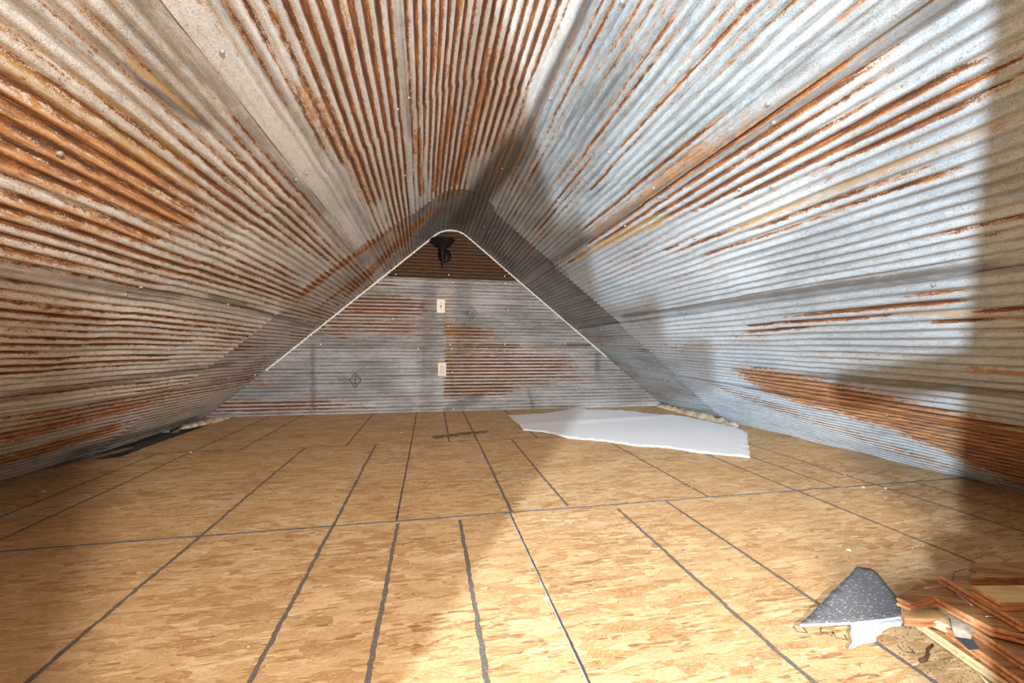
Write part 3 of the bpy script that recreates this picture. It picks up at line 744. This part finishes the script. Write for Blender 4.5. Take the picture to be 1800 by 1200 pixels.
def board(label, poly, ztop, th=.018, mats=(cedar, cedar_end), groove=True, tilt=(0, 0)):
    """board with a grooved edge: three stacked lips of one mesh; tilt = slope in x and y"""
    bm = bmesh.new(); cx = sum(p[0] for p in poly)/len(poly); cy = sum(p[1] for p in poly)/len(poly); n = len(poly)
    x0, y0 = poly[0]
    def ring(s, z):
        out = []
        for x, y in poly:
            X = cx+(x-cx)*1.0; Yq = cy+(y-cy); d = Vector((cx-x, cy-y)).normalized()*s
            out.append(bm.verts.new((X+d.x, Yq+d.y, z + tilt[0]*(x-x0) + tilt[1]*(y-y0))))
        return out
    g = .006 if groove else .0
    lv = [(.0015, ztop), (0, ztop-.0015), (0, ztop-.38*th), (g, ztop-.40*th), (g, ztop-.62*th), (0, ztop-.64*th), (0, ztop-th)]
    R = [ring(*a) for a in lv]
    f = bm.faces.new(R[0]); f.material_index = 0
    for A, B in zip(R, R[1:]):
        for i in range(n):
            f = bm.faces.new((A[i], A[(i+1) % n], B[(i+1) % n], B[i])); f.material_index = 1
    bm.faces.new(R[-1][::-1])
    o = link('cedar_board', bm_mesh('cedar_board', bm), list(mats)); tag(o, label, 'board', 'cut cedar boards in the pile'); return o
def ends(A, B, L, dirn=(.965, -.26), skew=0):
    """quad: left end A(far)-B(near), running L to the right"""
    d = Vector(dirn).normalized(); return [A, (A[0]+d.x*L, A[1]+d.y*L), (B[0]+d.x*(L+skew), B[1]+d.y*(L+skew)), B]
board('lowest cedar board of the pile, nearest the camera, pale cut left end', ends((1.113, .752), (1.075, .570), .75, (.93, -.36)), .022, mats=(cedar, pale_end))
board('lower cedar board with notched pale end, second from the bottom of the pile', ends((1.118, .700), (1.066, .515), .7, (.93, -.36)), .041)
board('middle cedar board of the pile with long orange cut edge beneath the pointed board', ends((1.150, .705), (1.095, .515), .7, (.95, -.3)), .060)
board('cedar board at the back of the pile resting under the pointed one', ends((1.235, .83), (1.22, .725), .6, (.97, -.25)), .0605)
board('cedar board with pointed left tip reaching towards the grey triangle', [(1.052, .750), (1.165, .785), (1.60, .66), (1.60, .52), (1.20, .577), (1.133, .634), (1.138, .736), (1.060, .728)], .083)
board('upper cedar board with forked groove at its left corner, second from the top', ends((1.215, .775), (1.172, .610), .6, (.97, -.25)), .103)
board('top cedar board of the pile, square left end, dark brown face', ends((1.312, .775), (1.232, .722), .5, (.985, -.17)), .124, mats=(cedar, cedar))
board('pale edged cedar board lying in front of the top one', ends((1.196, .702), (1.176, .645), .5, (.985, -.17)), .122, mats=(pale_face, cedar_end))
board('short pale split wood block at the left foot of the pile', [(1.074, .757), (1.10, .760), (1.165, .738), (1.185, .735), (1.168, .716), (1.105, .718), (1.048, .731)], .048, mats=(pale_face, cedar_end))
board('thin pale offcut standing out below the split block', [(1.106, .748), (1.122, .753), (1.150, .70), (1.128, .688)], .044, mats=(pale_end, pale_end))
# torn backing strip hanging over the boards
strp = NT('felt_backing'); sc = strp.ramp(strp.noise(strp.obj(), 90, 3), [(.3, (.30, .24, .17)), (.6, (.50, .42, .31)), (.75, (.60, .52, .40))]); strp_m = strp.fin(sc, .9)
CL = [(1.150, .730, .0625, .010), (1.146, .716, .0625, .012), (1.142, .702, .0625, .013), (1.134, .688, .063, .016), (1.122, .676, .064, .019), (1.106, .664, .063, .020), (1.094, .656, .052, .015)]
vs, fs = [], []
for i, (x, y, z, wdt) in enumerate(CL):
    for s in (-1, 1):
        for dz in (0, -.0015): vs.append((x+s*wdt*.75, y-s*wdt*.45, z+dz+random.uniform(0, .0005)))
    if i: b = 4*i; a = b-4; fs += [(a, b, b+2, a+2), (a+1, a+3, b+3, b+1), (a, a+1, b+1, b), (a+2, b+2, b+3, a+3)]
fs += [(0, 2, 3, 1), (4*len(CL)-4, 4*len(CL)-3, 4*len(CL)-1, 4*len(CL)-2)]
tag(link('torn_backing_strip', mesh_of('torn_backing_strip', vs, fs, True), strp_m), 'torn beige backing strip curling down over the front of the wood pile', 'scrap')
dk = plain('bark_dark', (.05, .05, .055), .9)
tag(link('backing_end', mesh_of('backing_end', [(1.086, .664, .052), (1.113, .655, .052), (1.105, .636, .044), (1.082, .640, .044), (1.086, .664, .048), (1.113, .655, .048), (1.105, .636, .040), (1.082, .640, .040)], [(0, 1, 2, 3), (7, 6, 5, 4), (0, 4, 5, 1), (1, 5, 6, 2), (2, 6, 7, 3), (3, 7, 4, 0)]), dk), 'dark grey frayed scrap at the end of the beige strip', 'scrap')

# ---------------------------------------------------------------- small hardware and litter
steel = plain('steel_wire', (.62, .62, .64), .3, .9); dsteel = plain('dull_wire', (.16, .14, .13), .5, .6)
def wire(name, pts, r, mat, label, cat, group=None):
    o = link(name, bm_mesh(name, tube(pts, r, 6), True), mat); tag(o, label, cat, group); return o
def staple(x, y, ang, label, z=.0012):
    c, s = math.cos(ang), math.sin(ang); q = [(0, .018), (0, 0), (.021, 0), (.021, .018)]
    wire('staple', [(x+a*c-b*s, y+a*s+b*c, z) for a, b in q], .0009, dsteel, label, 'staple')
staple(.832, .797, -.35, 'bent staple on the floor just below the left tip of the grey triangle')
staple(.885, .787, -.9, 'staple on the floor left of the white fleece, middle of three')
staple(.902, .765, -.6, 'staple on the floor closest to the white fleece scrap')
staple(1.005, .703, -.4, 'staple on the floor right of the white fleece, above the curled bark sliver')
wire('metal_pin', [(1.114, .737, .1055), (1.140, .7335, .1065), (1.170, .732, .1055)], .0012, steel, 'thin shiny pin lying across the pointed board', 'pin')
wire('metal_pin', [(1.162, .707, .1045), (1.150, .686, .1055), (1.141, .668, .1045)], .0014, steel, 'shiny pin on the orange edge of the forked board', 'pin')
wire('metal_pin', [(1.163, .660, .0845), (1.180, .655, .085), (1.205, .652, .0845)], .0013, steel, 'bright pin lying on the brown face below the forked board', 'pin')
wire('wire_hook', [(1.222, .752, .104), (1.24, .760, .116), (1.262, .752, .126), (1.268, .736, .1255)], .0012, dsteel, 'thin curved wire hooked over the left end of the top board', 'wire')
wire('wood_splinter', [(1.068, .752, .052), (1.10, .755, .066), (1.125, .756, .072)], [.0008, .0022, .0012], strp_m, 'thin pale splinter pointing up beside the grey triangle', 'splinter')
wire('wood_splinter', [(1.092, .640, .0025), (1.075, .612, .0035), (1.062, .590, .0025)], [.001, .0028, .0015], pale_end, 'narrow yellow splinter on the floor in front of the pile', 'splinter')
wire('bark_sliver', [(1.005, .672, .004), (1.02, .672, .0055), (1.040, .681, .006), (1.055, .692, .006), (1.082, .700, .006)], [.004, .0035, .003, .003, .0022], plain('bark_brown', (.12, .05, .02), .8), 'curled dark brown bark sliver on the floor below the boards', 'bark')
pts = []
for i in range(90):
    a = i*.55; pts.append((1.105+.018*math.cos(a)*(.6+.4*math.sin(i*.31)), .762+.011*math.sin(a*1.07)*(.6+.4*math.cos(i*.23)), .004+.008*(.5+.5*math.sin(i*.77))))
wire('wire_tangle', pts, .0007, dsteel, 'small tangle of dark wire at the foot of the wood pile', 'wire')
chipm = plain('white_chip', (.90, .87, .80), .8)
def chip(x, y, r, label, mat=chipm, name='paint_chip', cat='chip', group=None):
    n = 7; vs = []; 
    for zz in (.0004, .0028):
        for i in range(n):
            a = 6.283*i/n; rr = r*random.uniform(.7, 1.15); vs.append((x+rr*math.cos(a), y+rr*.75*math.sin(a), zz))
    fs = [tuple(range(n))[::-1], tuple(range(n, 2*n))] + [(i, (i+1) % n, n+(i+1) % n, n+i) for i in range(n)]
    o = link(name, mesh_of(name, vs, fs), mat); tag(o, label, cat, group)
chip(1.326, 1.083, .0075, 'largest white chip on the floor above the grey triangle')
chip(.833, .733, .003, 'tiny white crumb on the floor left of the white fleece tip')
chip(1.981, 1.552, .008, 'white chip on the floor near the blue seam at the right')
chip(2.067, 1.521, .007, 'white chip just right of another along the blue seam at the right')
chip(-1.392, 2.763, .009, 'white chip on the far left floor seam')
chip(.299, 1.024, .007, 'pale chip stuck on the pale panel joint at front centre')
chip(-.205, 3.111, .007, 'white speck on the floor before the back wall, left of centre')
chip(1.182, 1.064, .0045, 'dark brown chip on the floor above the grey triangle', bw, 'wood_chip')
chip(-1.654, 2.157, .008, 'pale chip on the floor at far left near the slope')
chip(.672, 3.20, .02, 'grey dusty scrap left of the white sheet', plain('dusty', (.24, .18, .14), .9), 'dust_scrap', 'scrap')
for i in range(60):
    u = random.random(); x = random.uniform(-1.6, 2.4); y = random.uniform(.75, 3.7)
    if .6 < x < 2.45 and y > 2.0: continue
    if x > .8 and y < 1.0: continue
    chip(x, y, random.uniform(.0018, .0038), 'tiny loose wood flake scattered on the board floor', pale_end if u < .6 else bw, 'wood_flake', 'flake', 'wood flakes scattered on the floor')
# sawdust and crumbs by the pile
vs, fs = [], []
for i in range(420):
    t = random.random()**1.5; x = 1.02+.12*t+random.gauss(0, .03); y = .745-.20*random.random()+random.gauss(0, .01); s = random.uniform(.0007, .0022); a = random.random()*3
    b = len(vs)
    for q in range(3): vs.append((x+s*math.cos(a+q*2.1), y+s*math.sin(a+q*2.1), .0006))
    vs.append((x, y, .0006+s)); fs += [(b, b+1, b+3), (b+1, b+2, b+3), (b+2, b, b+3)]
o = link('sawdust', mesh_of('sawdust', vs, fs), bw, None, 'stuff'); tag(o, 'dark crumbs and sawdust on the floor in front of the wood pile', 'sawdust')
# water stain in front of the back wall
stn = plain('damp_stain', (.17, .105, .065), .7, 0, .35, 30)
strip(.02, 2.90, .42, 3.06, .075, 'damp_stain', stn, .0012, .7)
